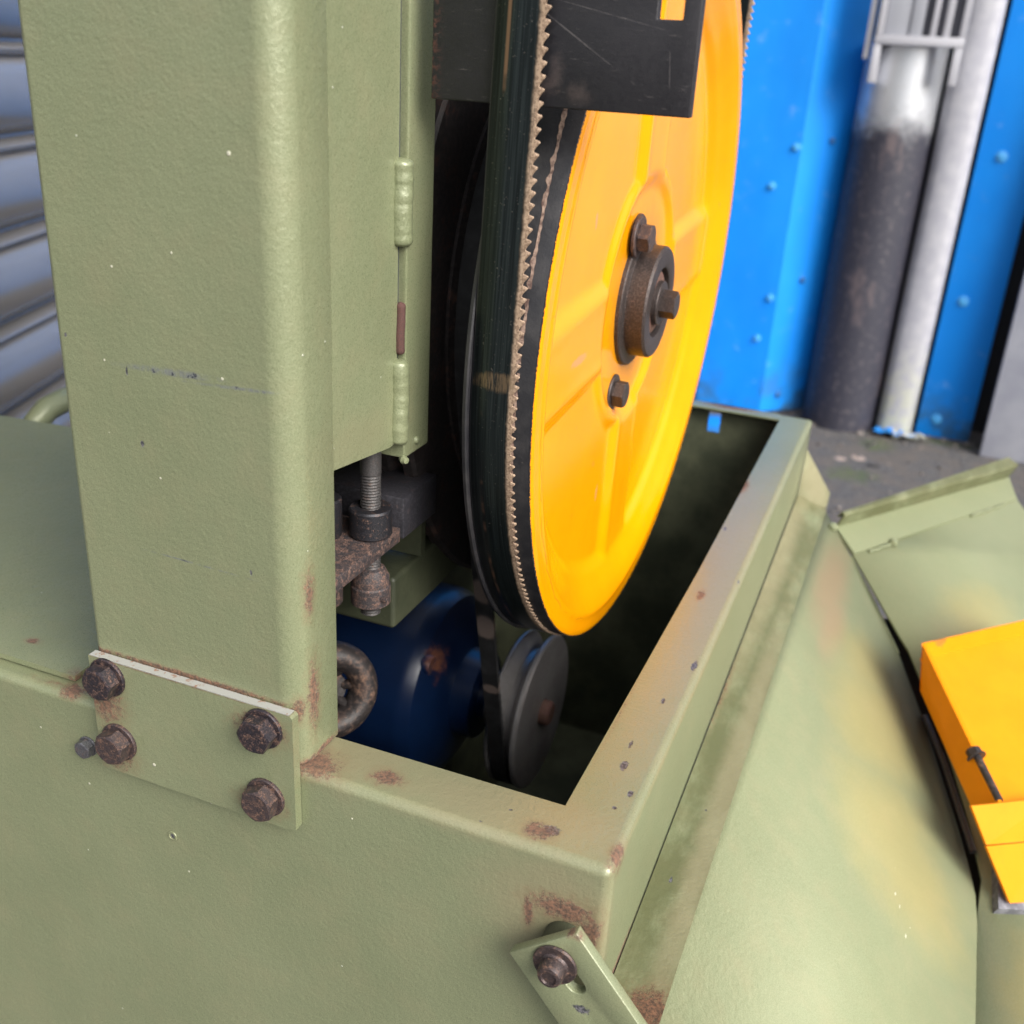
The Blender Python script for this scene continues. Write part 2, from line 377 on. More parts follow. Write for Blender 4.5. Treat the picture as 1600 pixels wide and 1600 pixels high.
# scraps at the foot of the wall
def scrap(name, c, sx_, sy_, mat, seed, label):
    rnd = random.Random(seed); b = bmesh.new(); g = {}
    for i in range(9):
        for j in range(5):
            e = 1 + .35 * rnd.uniform(-1, 1)
            g[i, j] = b.verts.new((c[0] + (i / 8 - .5) * sx_ * e, c[1] + (j / 4 - .5) * sy_ * e, c[2] + 4 + abs(sin(i * 1.3 + seed) * cos(j * 1.7)) * 14 + rnd.uniform(0, 8)))
    for i in range(8):
        for j in range(4): b.faces.new((g[i, j], g[i + 1, j], g[i + 1, j + 1], g[i, j + 1]))
    o = from_bm(name, b, mat); s = o.modifiers.new("thick", 'SOLIDIFY'); s.thickness = .0012
    tag(o, label, "scrap")
bm = bmesh.new(); box(bm, (-620, 1950, GZ + 1), (-215, 2245, GZ + 7), 1); tag(from_bm("slot_blue_sheet", bm, m_blue), "flat blue sheet added on the ground, giving the cabinet slot its blue", "sheet metal")  # added sheet, placed so the cabinet slot shows blue
scrap("blue_scrap", (92, 2340, GZ), 92, 60, m_blue, 3, "crumpled blue sheet scrap at the foot of the white trim")
scrap("foil_scrap", (136, 2322, GZ), 74, 34, m_white, 5, "crumpled white film scrap on the ground by the white trim")

# ------------------------------------------------------------------ roller shutter on the left
n = N("shutter_steel"); q = n.noise(5, 3, .6, stretch=(1, 1, 4)); q2 = n.noise(90, 3, .6)
m_shut = n.set(n.mix(n.step(q, .3, .7), (0.205, 0.190, 0.176), (0.245, 0.228, 0.212)), n.step(q2, .3, .7, .20, .26), .4, n.bump(q2, .02, .001))
shut = thing("roller_shutter", "grey steel roller shutter with rounded slats left of the green column", "shutter", (-1058, 706, GZ))
du = Vector((-.348, .9375, 0)); dn = Vector((.9375, .348, 0)); P0 = Vector((-1058, 706, 0))
pitch = 116.0
prof = [(0.0, -14), (3, -14), (9, -3), (20, 8), (38, 17), (58, 20), (78, 17), (92, 9), (96, 0), (99, -3), (102, 5), (107, 9), (111, 5), (115.9, -14)]
a, b = P0 - du * 900, P0 + du * 2600
vs = []; fs = []
for h, d in prof:
    for e in (a, b): q = e + dn * d; vs.append((q.x, q.y, h))
for i in range(len(prof) - 1): fs.append((2 * i, 2 * i + 1, 2 * i + 3, 2 * i + 2))
slat0 = None
for k in range(18):
    zz = GZ + 9 + k * pitch
    if slat0 is None:
        slat0 = from_py("slat", vs, fs, m_shut, shut, angle=60); o = slat0
    else:
        o = slat0.copy(); C.objects.link(o)
    o.location = (0, 0, zz * MM)

# ================================================================== THE BAND SAW
saw = thing("band_saw", "green painted band saw, lower cover open on its yellow band wheel and toothed blade", "band saw", (-300, 380, GZ))

M_shell = green("green_cabinet",
    rust=[((-127.6, 15, 0), (9, 6, 6), .9), ((-42, 11.5, 0), (8, 6, 6), .8), ((-2.2, 14, -2), (3.5, 9, 9), .9), ((-22.8, 294, 0), (3, 8, 4), 1.0), ((-22, 0, -32), (17, 6, 8), 1.2),
          ((-7, 0, -40), (5, 6, 9), 1.1), ((-40, 0, -40), (3, 5, 10), .8), ((-166, 8, 0), (14, 12, 5), .9), ((-34, 522, 0), (5, 22, 6), 1.3), ((-42, 678, 0), (7, 20, 6), 1.2), ((-90, 757, 0), (30, 8, 6), 1.2),
          ((-326, 5, 0), (8, 7, 4), .9), ((-33.5, 130, -2), (1.2, 50, 2), 1.6), ((0, 30, -96), (5, 40, 4), 1.2), ((-340, 6, 2), (16, 4, 2), 1.5), ((-3, 0, -92), (9, 8, 12), 1.2)],
    chips=[((-5.8, 197.8, 0), (3, 9, 6)), ((-18, 80, 0), (3, 7, 3)), ((-8.4, 58.8, 0), (2.4, 4, 4)), ((-12.8, 44.6, 0), (2, 2, 2)), ((-20, 100, 0), (1.6, 6, 3)), ((-14, 150, 0), (1.8, 5, 3)), ((-30, 420, 0), (2, 6, 3)),
           ((-2, 330, 0), (1.5, 5, 3)), ((-259.3, 0, -77), (2.2, 3, 3.0), .2), ((-60, 20, 0), (1.6, 1.2, 2)), ((-70, 6, -1), (3, 2, 1.5)), ((-36, 15, 0), (7, 5, 4), 1.4)],
    dirt=[((-150, 25, 0), (40, 22, 12), .8), ((-60, 20, 0), (70, 25, 8), .35), ((-17, 300, 0), (22, 260, 8), .6), ((-20, 0, -38), (40, 10, 34), .55)],
    dots=[((-318, 0, -60), 1.0), ((-230, 0, -42), 1.4), ((-140, 0, -20), .8), ((-350, 0, -30), .9), ((-250, 0, -100), .9)])
M_col = green("green_column",
    rust=[((-168, 10, 100), (3, 5, 14), 1.5, 300), ((-168, 12, 40), (3, 6, 22), 1.6, 260), ((-169, 22, 2), (5, 14, 2.5), 1.0), ((-170, 8, 1), (6, 8, 2.5), .9), ((-172, 2, 34), (5, 5, 8), 1.0), ((-295, 1, 38), (8, 4, 2), 1.0), ((-235, 0, 38.6), (62, 4, 2), 1.2)],
    scr=[((-234, 0, 205), (24, 3, 1.6), ((0, 1, 0), .03)), ((-196, 0, 203.4), (26, 3, .7), ((0, 1, 0), .05)), ((-228, 0, 107.5), (28, 3, .45), ((0, 1, 0), -.02))],
    chips=[((-170.5, 2, 351), (1.2, 4, 8), .2), ((-254.2, 0, 166), (1.9, 3, 2.4), .3), ((-259.2, 0, 201.5), (1.0, 3, 3.6), .3),
           ((-195, 0, 110.5), (1.0, 3, 2.2), .3), ((-168, 0, 330), (1, 3, 3), .3), ((-294, 0, 214), (1.2, 3, 1.6), .3)],
    dirt=[((-169, 60, 165), (8, 40, 12), .3)],
    dots=[((-195, 0, 304), 1.4), ((-205, 0, 206.5), 1.1), ((-262, 0, 250), .9), ((-228, 0, 260), .8), ((-245, 0, 150), .9), ((-272, 0, 205), .8)])
M_plain = green("green_plate", rust=[((-292, -4, 10), (13, 5, 16), 1.1), ((-289, -4, -25), (13, 5, 10), 1.0), ((-190, -4, 25), (15, 5, 10), 1.1), ((-168, -4, 20), (2, 6, 40), 1.0), ((-240, -2, 38), (70, 6, 1.2), 1.2), ((-192, -4, -24), (13, 5, 8), 1.0)],
    dots=[((-262, -6, -23), 1.6)], chips=[((-213, -6, -37), (2.4, 3, 1.0), .4)], grain=.8)
M_lid = green("green_lid", rust=[((-380, 30, 4), (5, 3, 3), .8), ((-332, 14, 2), (6, 5, 4), 1.0), ((-353, 90, 4), (5, 4, 3), .9)], dirty=.2, scale=.62, grain=1.25)
n = N("shaded_green"); q = n.noise(22, 5, .65); q2 = n.noise(330, 4, .65)
M_in = n.set(n.mix(n.step(q2, .62, .8), n.mix(n.step(q, .35, .7), (0.022, 0.026, 0.014), (0.045, 0.050, 0.028)), (0.12, 0.11, 0.075)), .55, 0, n.bump(q2, .3, .0006))  # same green darkened in colour to stand for shade on inner parts
M_weld = green("green_weld", dirty=.1, specks=False, grain=2.2, scale=.55)

# --- base cabinet: one folded sheet, top cut out over the wheel
bm = bmesh.new()
XS = [-900, -290, -33, 0]; YS = [0, 32, 330, 744, 764]; ZB = GZ + 2
V = {}
def vt(x, y, z):
    k = (round(x, 2), round(y, 2), round(z, 2))
    if k not in V: V[k] = bm.verts.new((x, y, z))
    return V[k]
def quad(*p): bm.faces.new([vt(*q) for q in p])
for i in range(3):
    for j in range(4):
        if (i == 1 and j in (1, 2)) or (i == 0 and j > 1): continue
        quad((XS[i], YS[j], 0), (XS[i + 1], YS[j], 0), (XS[i + 1], YS[j + 1], 0), (XS[i], YS[j + 1], 0))
for i in range(3): quad((XS[i], 0, 0), (XS[i], 0, ZB), (XS[i + 1], 0, ZB), (XS[i + 1], 0, 0))
for j in range(4):
    quad((0, YS[j], 0), (0, YS[j], ZB), (0, YS[j + 1], ZB), (0, YS[j + 1], 0))
    xl = -900 if j < 2 else -290
    quad((xl, YS[j], 0), (xl, YS[j + 1], 0), (xl, YS[j + 1], ZB), (xl, YS[j], ZB))
quad((-900, 330, 0), (-290, 330, 0), (-290, 330, ZB), (-900, 330, ZB))
bx = [-290, -114, -100, -33, 0]; bz = [0, -6, -34, ZB]
for i in range(4):
    for j in range(3):
        if i == 1 and j == 1: continue
        quad((bx[i], 764, bz[j]), (bx[i + 1], 764, bz[j]), (bx[i + 1], 764, bz[j + 1]), (bx[i], 764, bz[j + 1]))
bmesh.ops.remove_doubles(bm, verts=bm.verts, dist=.01)
bmesh.ops.recalc_face_normals(bm, faces=bm.faces)
if sum((f.normal.z > 0) for f in bm.faces if abs(f.normal.z) > .9) < 4: bmesh.ops.reverse_faces(bm, faces=bm.faces)
es = [e for e in bm.edges if len(e.link_faces) == 2 and e.calc_face_angle(0) > 1]
bmesh.ops.bevel(bm, geom=es, offset=5.5, segments=5, affect='EDGES', profile=.5)
# small fillet in the cut-out's corners
for e in [v for v in bm.verts if abs(v.co.z) < .1 and abs(v.co.x + 33) < .1 and abs(v.co.y - 32) < .1]: e.co += Vector((-3, 3, 0))
n = N("shaded_inside"); q = n.noise(14, 5, .65); q2 = n.noise(160, 4, .65)
m_inshade = n.set(n.mix(n.step(q, .35, .7), (0.045, 0.052, 0.030), (0.105, 0.112, 0.066)), .6, 0, n.bump(q2, .3, .0006))  # inner faces of the cabinet darkened to paint the shade inside
o = from_bm("base_cabinet", bm, M_shell, saw, 35, recalc=False); o.data.materials.append(m_inshade)
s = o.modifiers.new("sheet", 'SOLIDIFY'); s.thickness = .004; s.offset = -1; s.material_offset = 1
s = o.modifiers.new("weighted", 'WEIGHTED_NORMAL'); s.keep_sharp = True
cab = o
# inside floor of the cabinet
bm = bmesh.new(); box(bm, (-894, 6, GZ + 3), (-6, 758, GZ + 7)); from_bm("cabinet_floor", bm, m_inshade, saw)
# small hole rim in the front
bm = bmesh.new(); lathe(bm, [(3.2, 0), (3.0, .5), (2.2, .6), (2.0, -.2)], frame((-259.3, -.1, -77), (0, -1, 0)), 18); from_bm("drilled_hole", bm, M_shell, cab)

# --- loose lid on the left of the column
bm = bmesh.new()
out = [(-1000, 9, 5), (-330, 11, 5), (-331, 31, 5), (-299.5, 38, 5), (-299.5, 330, 5), (-640, 333, 5), (-720, 327, 4), (-1000, 327, 0)]
poly_plate(bm, out, (0, 0, 1), 3.5)
from_bm("cabinet_lid", bm, M_lid, saw, 20)
bm = bmesh.new(); tube(bm, [(-690, 331, -40), (-690, 334, -20), (-690, 343, -3), (-690, 358, 6), (-690, 380, 9), (-690, 900, 9)], 12, 20); from_bm("rail_tube", bm, M_weld, saw)

# --- column: folded channel with round corners, side plate and back bar
def arc(cx, cy, r, a0, a1, k):
    return [(cx + r * cos(radians(a0 + (a1 - a0) * i / k)), cy + r * sin(radians(a0 + (a1 - a0) * i / k))) for i in range(k + 1)]
prof = [(-169, 35)] + arc(-182, 13, 13, 0, -90, 10) + arc(-296, 4.5, 4.5, -90, -180, 6) + [(-300.5, 104)]
TOP = 1100
bm = bmesh.new()
zs = [1.0, 160, TOP]
rows = [[bm.verts.new((x, y, z)) for x, y in prof] for z in zs]
for a, b in zip(rows, rows[1:]):
    for i in range(len(prof) - 1): bm.faces.new((a[i], a[i + 1], b[i + 1], b[i]))
bmesh.ops.recalc_face_normals(bm, faces=bm.faces)
f0 = min(bm.faces, key=lambda f: f.calc_center_median().y)
if f0.normal.y > 0: bmesh.ops.reverse_faces(bm, faces=bm.faces)
column = from_bm("column", bm, M_col, saw, 40, recalc=False)
s = column.modifiers.new("sheet", 'SOLIDIFY'); s.thickness = .005; s.offset = -1
s = column.modifiers.new("weighted", 'WEIGHTED_NORMAL'); s.keep_sharp = True
bm = bmesh.new()                                            # side plate closing the channel above the cut-out
poly_plate(bm, [(-169.02, 35.15, 157), (-169.02, 35.15, TOP), (-169.02, 100.0, TOP), (-169.02, 100.0, 151), (-169.02, 92, 150.5)], (1, 0, 0), 5)
from_bm("side_plate", bm, M_col, column)
bm = bmesh.new(); box(bm, (-290, 103.2, 141), (-165.5, 133, TOP), 1.4, 2); from_bm("back_bar", bm, M_col, column, wn=True)
bm = bmesh.new(); box(bm, (-293, 36, TOP - 6), (-172, 102, TOP - 1)); from_bm("top_cap", bm, M_col, column)
def bead(name, y, z0, z1, r, mat, seed):
    rnd = random.Random(seed); b = bmesh.new(); k = int((z1 - z0) / 1.1)
    pts = []; rad = []
    for i in range(k + 1):
        t = i / k; e = min(1, sqrt(max(0, 1 - abs(2 * t - 1) ** 9)) + .18)
        ripple = 1 + .02 * sin(i * .9 + rnd.uniform(-.4, .4)) + rnd.uniform(-.012, .012)
        pts.append((-168.2 + rnd.uniform(-.12, .12), y + .35 * sin(i * .23 + seed) + rnd.uniform(-.06, .06), z0 + (z1 - z0) * t)); rad.append(r * e * ripple)
    tube(b, pts, rad, 14); return from_bm(name, b, mat, column, 70)
bead("weld_bead", 101.2, 256, 299, 6.0, M_weld, 1)
bead("weld_bead", 101.2, 150, 198, 5.6, M_weld, 2)
m_rustfill = rusty("weld_rust", (0.07, 0.03, 0.03), 1.0, 420, .9, 0, bumpd=.001, light=(0.105, 0.040, 0.034))
bead("rusty_tack", 101.6, 200, 228, 2.6, m_rustfill, 3)
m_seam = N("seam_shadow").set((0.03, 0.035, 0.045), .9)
bm = bmesh.new(); box(bm, (-174, 100.1, 153), (-170.2, 103.1, TOP - 8)); from_bm("seam_shade_strip", bm, m_seam, column)  # thin dark strip painting the shade in the seam gap
bm = bmesh.new(); lathe(bm, [(0, 3), (1.8, 2.4), (2.6, 0), (1.6, -2.4), (0, -3)], frame((-166.0, 103.5, 140.5), (1, -.4, 0)), 14); from_bm("weld_spatter", bm, M_weld, column)
bm = bmesh.new(); lathe(bm, [(0, 2.2), (1.8, 1.6), (2.4, 0), (0, -1)], frame((-165.5, 117, 148), (1, 0, 0)), 14); from_bm("weld_spatter", bm, M_weld, column)

# --- mounting plate with four bolts
bm = bmesh.new(); poly_plate(bm, [(-299.8, -6, 37.5), (-172.0, -6, 37.5), (-170.5, -6, 36), (-170.5, -6, -34.5), (-176, -6, -36), (-299.8, -6, -36.5)], (0, -1, 0), 5.6)
bevel_all(bm, .7, 2)
mplate = from_bm("mounting_plate", bm, M_plain, saw, wn=True)
m_edge = N("bare_edge")
q = m_edge.noise(300, 4, .6); m_edge = m_edge.set(m_edge.mix(m_edge.step(q, .55, .66), (0.30, 0.30, 0.28), (0.22, 0.13, 0.09)), .6)
bm = bmesh.new(); box(bm, (-299, -5.9, 37.6), (-172.4, -1.0, 38.1)); from_bm("ground_edge", bm, m_edge, mplate)
m_bolt = rusty("bolt_steel", (0.030, 0.026, 0.032), .50, 260, .42, .55)
m_bolt2 = rusty("bolt_rust", (0.042, 0.032, 0.034), .55, 300, .5, .4)
def bolt(name, c, nrm, af, h, wr, wt, mat, parent, rot=0.0, dome=False):
    b = bmesh.new(); M = frame(c, nrm)
    if wr: lathe(b, [(0, 0), (wr, 0), (wr, wt * .7), (wr - .5, wt), (0, wt)], M, 32)
    lathe(b, [(0, wt), (af * .49, wt), (af * .49, wt + .7), (0, wt + .7)], M, 32)
    hex_head(b, M, af, h, rot, wt + .7)
    if dome: lathe(b, [(af * .2, wt + h + .6), (af * .19, wt + h + 1.0), (0, wt + h + 1.1)], M, 20)
    return from_bm(name, b, mat, parent, 28)
# bolt axes; the heads stand 8 mm proud of the plate
for x, zz, mt, rt in ((-287.5, 27, m_bolt, .1), (-284.5, -14.5, m_bolt2, .32), (-188.0, 25.5, m_bolt, .05), (-188.5, -18.5, m_bolt2, .4)):
    bolt("bolt", (x, -6, zz), (0, -1, 0), 17.5, 7.6, 11.6, 1.8, mt, mplate, rt)
bolt("small_screw", (-314.5, 0, -31.5), (0, -1, 0), 10.0, 4.2, 6.4, 1.0, rusty("screw_zinc", (0.10, 0.10, 0.11), .35, 300, .4, .6), cab, .5)

# --- band wheel ------------------------------------------------------------------
WC = Vector((-90, 342.2, 194.4)); WR = 242.8; CAM = -0.026
wn_ = Vector((cos(CAM), 0, sin(CAM))); WM = Matrix((Vector((0, 1, 0)), wn_.cross(Vector((0, 1, 0))), wn_)).transposed().to_4x4(); WM.translation = WC
def sstep(a, b, x):
    t = max(0, min(1, (x - a) / (b - a))); return t * t * (3 - 2 * t)
def face_h(r, th):
    h = -12.0 * sstep(229, 196, r) - 1.5 * sstep(242, 238.5, 242 if r > 242 else r) * 0
    h += 1.0 * sstep(231, 227.5, r) - 1.0 * sstep(227.5, 223, r)
    y, zz = r * cos(th), r * sin(th)
    a = radians(4)
    yy = y * cos(a) + zz * sin(a); zz = -y * sin(a) + zz * cos(a)
    dsp = min(abs(yy), abs(zz)) - 24.0
    m = min(r - 84, 203 - r, dsp)
    # rounded pocket: bright raised lip at its edge, then the floor
    h += .35 * exp(-((m + 1.5) / 5.0) ** 2) - 4.2 * sstep(0, 12, m)
    h += -5.0 * sstep(90, 74, r)
    return h
n = N("yellow_paint")
q = n.noise(14, 4, .6); q2 = n.noise(220, 3, .6, off=1.2); q3 = n.noise(60, 5, .7, off=2.5)
col = n.mix(n.step(q, .3, .7), (0.72, 0.268, 0.001), (0.77, 0.292, 0.001))
col = n.mix(n.math('MULTIPLY', n.step(q3, .66, .72), .5), col, (0.35, 0.20, 0.04))
rr = n.attr("rad")
wobble = n.math('ADD', rr, n.math('MULTIPLY', n.math('SUBTRACT', n.noise(900, 2, .6), .5), 2.4))
col = n.mix(n.step(wobble, 241.6, 242.3), col, (0.015, 0.015, 0.018))
oil = n.math('MULTIPLY', n.step(n.math('ADD', rr, n.math('MULTIPLY', n.noise(35, 4, .7, off=6), 46)), 62, 96, 1, 0), .4)
col = n.mix(oil, col, (0.20, 0.10, 0.012))
scuff = n.math('MULTIPLY', n.step(n.noise(300, 3, .7, stretch=(1, .12, .5), off=11), .66, .72), n.step(n.noise(10, 3, .6, off=12), .5, .62))
col = n.mix(n.math('MULTIPLY', scuff, .4), col, (0.33, 0.17, 0.03))
crack = n.math('MULTIPLY', n.step(n.math('ABSOLUTE', n.math('SUBTRACT', n.math('ADD', rr, n.math('MULTIPLY', n.noise(40, 3, .6), 6)), 232.5)), .12, .4, 1, 0), n.step(n.noise(28, 3, .6, off=8), .46, .54))
col = n.mix(n.math('MULTIPLY', crack, .6), col, (0.25, 0.12, 0.01))
for c, r in (((-106, 208, 182), (10, 15, 3.0)), ((-106, 226, 262), (8, 2.0, 5)), ((-112, 300, 60), (10, 2, 6))):
    col = n.mix(n.math('MULTIPLY', n.spot(c, r, ns=300, k=.6), .7), col, (0.42, 0.24, 0.11))
m_yel = n.set(col, n.step(q2, .3, .7, .14, .22), 0, n.bump(n.math('ADD', n.noise(70, 3, .5), n.math('MULTIPLY', q2, .12)), .10, .0012), spec=.24, coat=.12, coat_rough=.08)
NT, NR = 256, 92
me_v, me_f, rad = [], [], []
for j in range(NR + 1):
    r = 20 + (WR - 20) * j / NR
    for k in range(NT):
        th = 2 * pi * k / NT
        p = WM @ Vector((r * cos(th), r * sin(th), face_h(r, th) - (1.2 * sstep(240.5, WR, r)))); me_v.append(p); rad.append(r)
for j in range(NR):
    for k in range(NT):
        k2 = (k + 1) % NT; me_f.append((j * NT + k, j * NT + k2, (j + 1) * NT + k2, (j + 1) * NT + k))
wheel = from_py("band_wheel", me_v, me_f, m_yel, saw, 60)
at = wheel.data.attributes.new("rad", 'FLOAT', 'POINT'); at.data.foreach_set('value', rad)
# rim: black cylinder with a raised lip behind the blade
n = N("rim_rubber"); q = n.noise(60, 5, .65); q2 = n.noise(700, 3, .7, off=2)
spk = n.step(q2, .66, .74)
col = n.mix(n.step(q, .4, .7), (0.012, 0.012, 0.015), (0.030, 0.028, 0.030)); col = n.mix(n.math('MULTIPLY', spk, n.step(n.noise(25, 3, .6, off=5), .45, .65)), col, (0.16, 0.14, 0.12))
m_rim = n.set(col, .5, 0, n.bump(n.math('ADD', q, q2), .35, .0005))
bm = bmesh.new()
lathe(bm, [(WR - .2, -1.3), (WR, -2), (WR, -35.3), (WR + 3.0, -35.8), (WR + 3.6, -36.6), (WR + 3.2, -38.4), (WR + 1.5, -39.2), (WR - 20, -40), (60, -40.5), (22, -40.5)], WM, 200)
from_bm("wheel_rim", bm, m_rim, wheel, 40)
# tan serrated line along the rim beside the teeth
n = N("rim_tooth_line"); q = n.noise(260, 4, .7)
m_tooth_line = n.set(n.mix(n.step(q, .35, .65), (0.10, 0.06, 0.05), (0.34, 0.24, 0.19)), .9, 0, n.bump(q, .6, .0006))
vs, fs = [], []
K = 420
for i in range(K):
    th = radians(118) + (radians(210) - radians(118)) * i / (K - 1)
    tooth = (i % 6) / 6.0
    wdt = (1.2 + 1.5 * abs(tooth - .5)) * (0.5 + .5 * sin(i * .37 + sin(i * .11) * 3))
    x1 = -10.0 - .8 * sin(i * .021); x0 = x1 - max(.3, wdt) - .9
    for x in (x0, x1 + .9 * (abs(tooth - .5))):
        for rr_ in (WR - .15,): vs.append(WM @ Vector((WR * cos(th) + .25 * cos(th), WR * sin(th) + .25 * sin(th), x)))
for i in range(K - 1):
    if random.Random(i // 5).random() < .86: fs.append((2 * i, 2 * i + 1, 2 * i + 3, 2 * i + 2))
o = from_py("rim_tooth_line", vs, fs, m_tooth_line, wheel, 60); o['kind'] = 'stuff'
# hub
m_hub = rusty("hub_steel", (0.045, 0.036, 0.034), .22, 150, .45, .5, .0006)
bm = bmesh.new()
lathe(bm, [(22, -20), (46, -20), (47, -19), (47, -14.5), (46, -13.6), (40, -13.2), (39, -12.5), (39, 0), (37.5, 1.6), (26, 1.8), (24.5, 1.0), (24, -3), (0, -3)], WM, 72)
for y, zz, rr_ in ((-17, 45, 16), (-25, -57, 0)):
    if rr_: lathe(bm, [(0, -24), (rr_, -24), (rr_, -15), (rr_ - 1, -14), (0, -14)], WM @ Matrix.Translation((y, zz, 0)), 32)
hub = from_bm("hub", bm, m_hub, wheel, 35)
m_hubr = rusty("hub_rust", (0.10, 0.045, 0.04), .8, 260, .7, .2)
bm = bmesh.new(); lathe(bm, [(0, -3), (21, -3), (21.5, -1.6), (20, -.8), (0, -.8)], WM, 48); from_bm("hub_washer", bm, m_hubr, hub)
bm = bmesh.new(); lathe(bm, [(0, 0), (15.5, 0), (15.5, 3.4), (15, 4), (0, 4)], WM @ Matrix.Translation((0, 0, -.8)), 40); hex_head(bm, WM, 17, 11, .35, 3.2); from_bm("hub_bolt", bm, m_hub, hub, 28)
for y, zz in ((-27, 47), (-29, -62)):
    p = WM @ Vector((y, zz, -17.5 + (3.5 if zz > 0 else 0))); bolt("wheel_bolt", p, wn_, 17, 8, 13.5, 2.2, m_bolt2 if zz > 0 else m_hub, wheel, .2 + y * .01)

# --- saw blade: closed band over the wheel, teeth on the outer edge
n = N("blade_steel")
ac = n.attr("across"); al = n.attr("along")
cv = n.new("ShaderNodeCombineXYZ"); n.put(cv.inputs[0], n.math('MULTIPLY', ac, 1.0)); n.put(cv.inputs[1], n.math('MULTIPLY', al, .012)); cvo = cv.outputs[0]
streak = n.noise(1.1, 4, .6, vec=cvo); q = n.noise(180, 4, .65); q2 = n.noise(900, 2, .6, off=3)
col = n.mix(n.step(streak, .35, .68), (0.010, 0.014, 0.016), (0.030, 0.040, 0.042))
col = n.mix(n.math('MULTIPLY', n.step(q2, .68, .74), .6), col, (0.22, 0.20, 0.18))
tipm = n.step(n.math('ADD', ac, n.math('MULTIPLY', n.math('SUBTRACT', q, .5), 2.2)), 16.2, 18.6)
tan = n.mix(n.step(q2, .36, .62), (0.19, 0.125, 0.085), (0.35, 0.25, 0.175))
sdust = n.step(n.noise(1.0, 3, .6, vec=cvo, off=4.2), .2, .42)
col = n.mix(n.math('MULTIPLY', tipm, sdust), col, tan)
wr1 = n.spot((-110, 99, 195), (14, 5, 4.6), ns=300, k=.5, soft=.3)
fib = n.noise(1.0, 3, .7, vec=n.vmath('MULTIPLY', n.obj, (1500, 1500, 120)))
col = n.mix(n.math('MULTIPLY', wr1, n.step(fib, .35, .6)), col, (0.17, 0.12, 0.075))
back = n.math('MULTIPLY', n.step(n.math('ABSOLUTE', n.math('SUBTRACT', ac, 3.0)), .4, 1.2, 1, 0), n.step(n.noise(12, 4, .7, off=9), .52, .6))
col = n.mix(n.math('MULTIPLY', back, .8), col, (0.28, 0.16, 0.11))
edgem = n.step(ac, -3.4, -2.8, 1, 0); col = n.mix(edgem, col, (0.07, 0.07, 0.08))
m_blade = n.set(col, n.step(tipm, 0, 1, .34, .7), n.step(tipm, 0, 1, .7, .1), n.bump(n.math('ADD', n.math('MULTIPLY', streak, .5), n.math('MULTIPLY', q2, .4)), .18, .0004))
BR = WR + .7; yc, zc = WC.y, WC.z
path = []
PIT = 5.6; ds = PIT / 8; UP = 760
L1 = UP - zc; arcL = pi * BR; tot = 2 * L1 + arcL; K = int(tot / ds)
vs, fs, A1, A2 = [], [], [], []
toothp = [0.0, .1, .45, .95, 1.5, 2.1, 2.7, 2.5]           # slope up to the tip, then a steep drop into the gullet
def bl(sv):
    if sv < L1: return Vector((yc - BR, UP - sv)), Vector((-1, 0))
    if sv < L1 + arcL:
        a = pi + (sv - L1) / BR; return Vector((yc + BR * cos(a), zc + BR * sin(a))), Vector((cos(a), sin(a)))
    return Vector((yc + BR, zc + sv - L1 - arcL)), Vector((1, 0))
for i in range(K):
    sv = i * ds; p, nn = bl(sv)
    dz = p.y - zc; tx = -CAM * 0 + (-dz * 0.0)
    xo = -90 + 0.026 * dz
    ph = i % 8; tw = toothp[7 - ph]; side = .35 * (1 if (i // 8) % 3 == 1 else (-1 if (i // 8) % 3 == 2 else 0)) * (tw / 2.7)
    for x, e, aa in ((-35.0, 0, -3.7), (-24, 0, 7.3), (-16, 0, 15.3), (-11.6, 0, 19.7), (-11.6 + tw, side, 19.7 + tw)):
        q = p + nn * (e + .0); vs.append((xo + x, q.x, q.y)); A1.append(aa); A2.append(sv)
for i in range(K - 1):
    for j in range(4): fs.append((5 * i + j, 5 * i + j + 1, 5 * i + 6 + j, 5 * i + 5 + j))
blade = from_py("saw_blade", vs, fs, m_blade, saw, 50)
for nm, A in (("across", A1), ("along", A2)):
    at = blade.data.attributes.new(nm, 'FLOAT', 'POINT'); at.data.foreach_set('value', A)
s = blade.modifiers.new("gauge", 'SOLIDIFY'); s.thickness = .0009; s.offset = 0

# --- drive pulley behind the wheel, belt and motor pulley
m_pul = rusty("pulley_iron", (0.016, 0.013, 0.013), .35, 60, .6, .2, .0008, light=(0.075, 0.032, 0.022))
PM = frame((0, yc, zc), (1, 0, 0), (0, 1, 0))
bm = bmesh.new()
lathe(bm, [(40, -150), (160, -150), (167, -152), (168, -155), (154, -162), (154, -168), (168, -174), (168, -176), (196, -177), (211, -179), (213, -181), (213, -187), (206, -189), (196, -191), (205, -196), (212, -198), (212, -204), (205, -206), (60, -206), (40, -206)], PM, 160)
from_bm("drive_pulley", bm, m_pul, saw, 30)
bm = bmesh.new(); lathe(bm, [(0, -260), (30, -260), (30, -129), (0, -129)], PM, 40); from_bm("wheel_shaft", bm, m_pul, saw)
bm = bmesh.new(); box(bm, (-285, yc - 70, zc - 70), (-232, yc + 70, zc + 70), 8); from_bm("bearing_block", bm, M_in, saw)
my, mz = 341.0, -170.0
MMx = frame((0, my, mz), (1, 0, 0), (0, 1, 0))
n = N("pulley_alloy"); q = n.noise(300, 3, .6); q2 = n.noise(24, 4, .6)
m_alloy = n.set(n.mix(n.step(q2, .35, .7), (0.22, 0.21, 0.21), (0.31, 0.30, 0.30)), n.step(q, .3, .7, .38, .5), .55, n.bump(q, .1, .0004))
bm = bmesh.new()
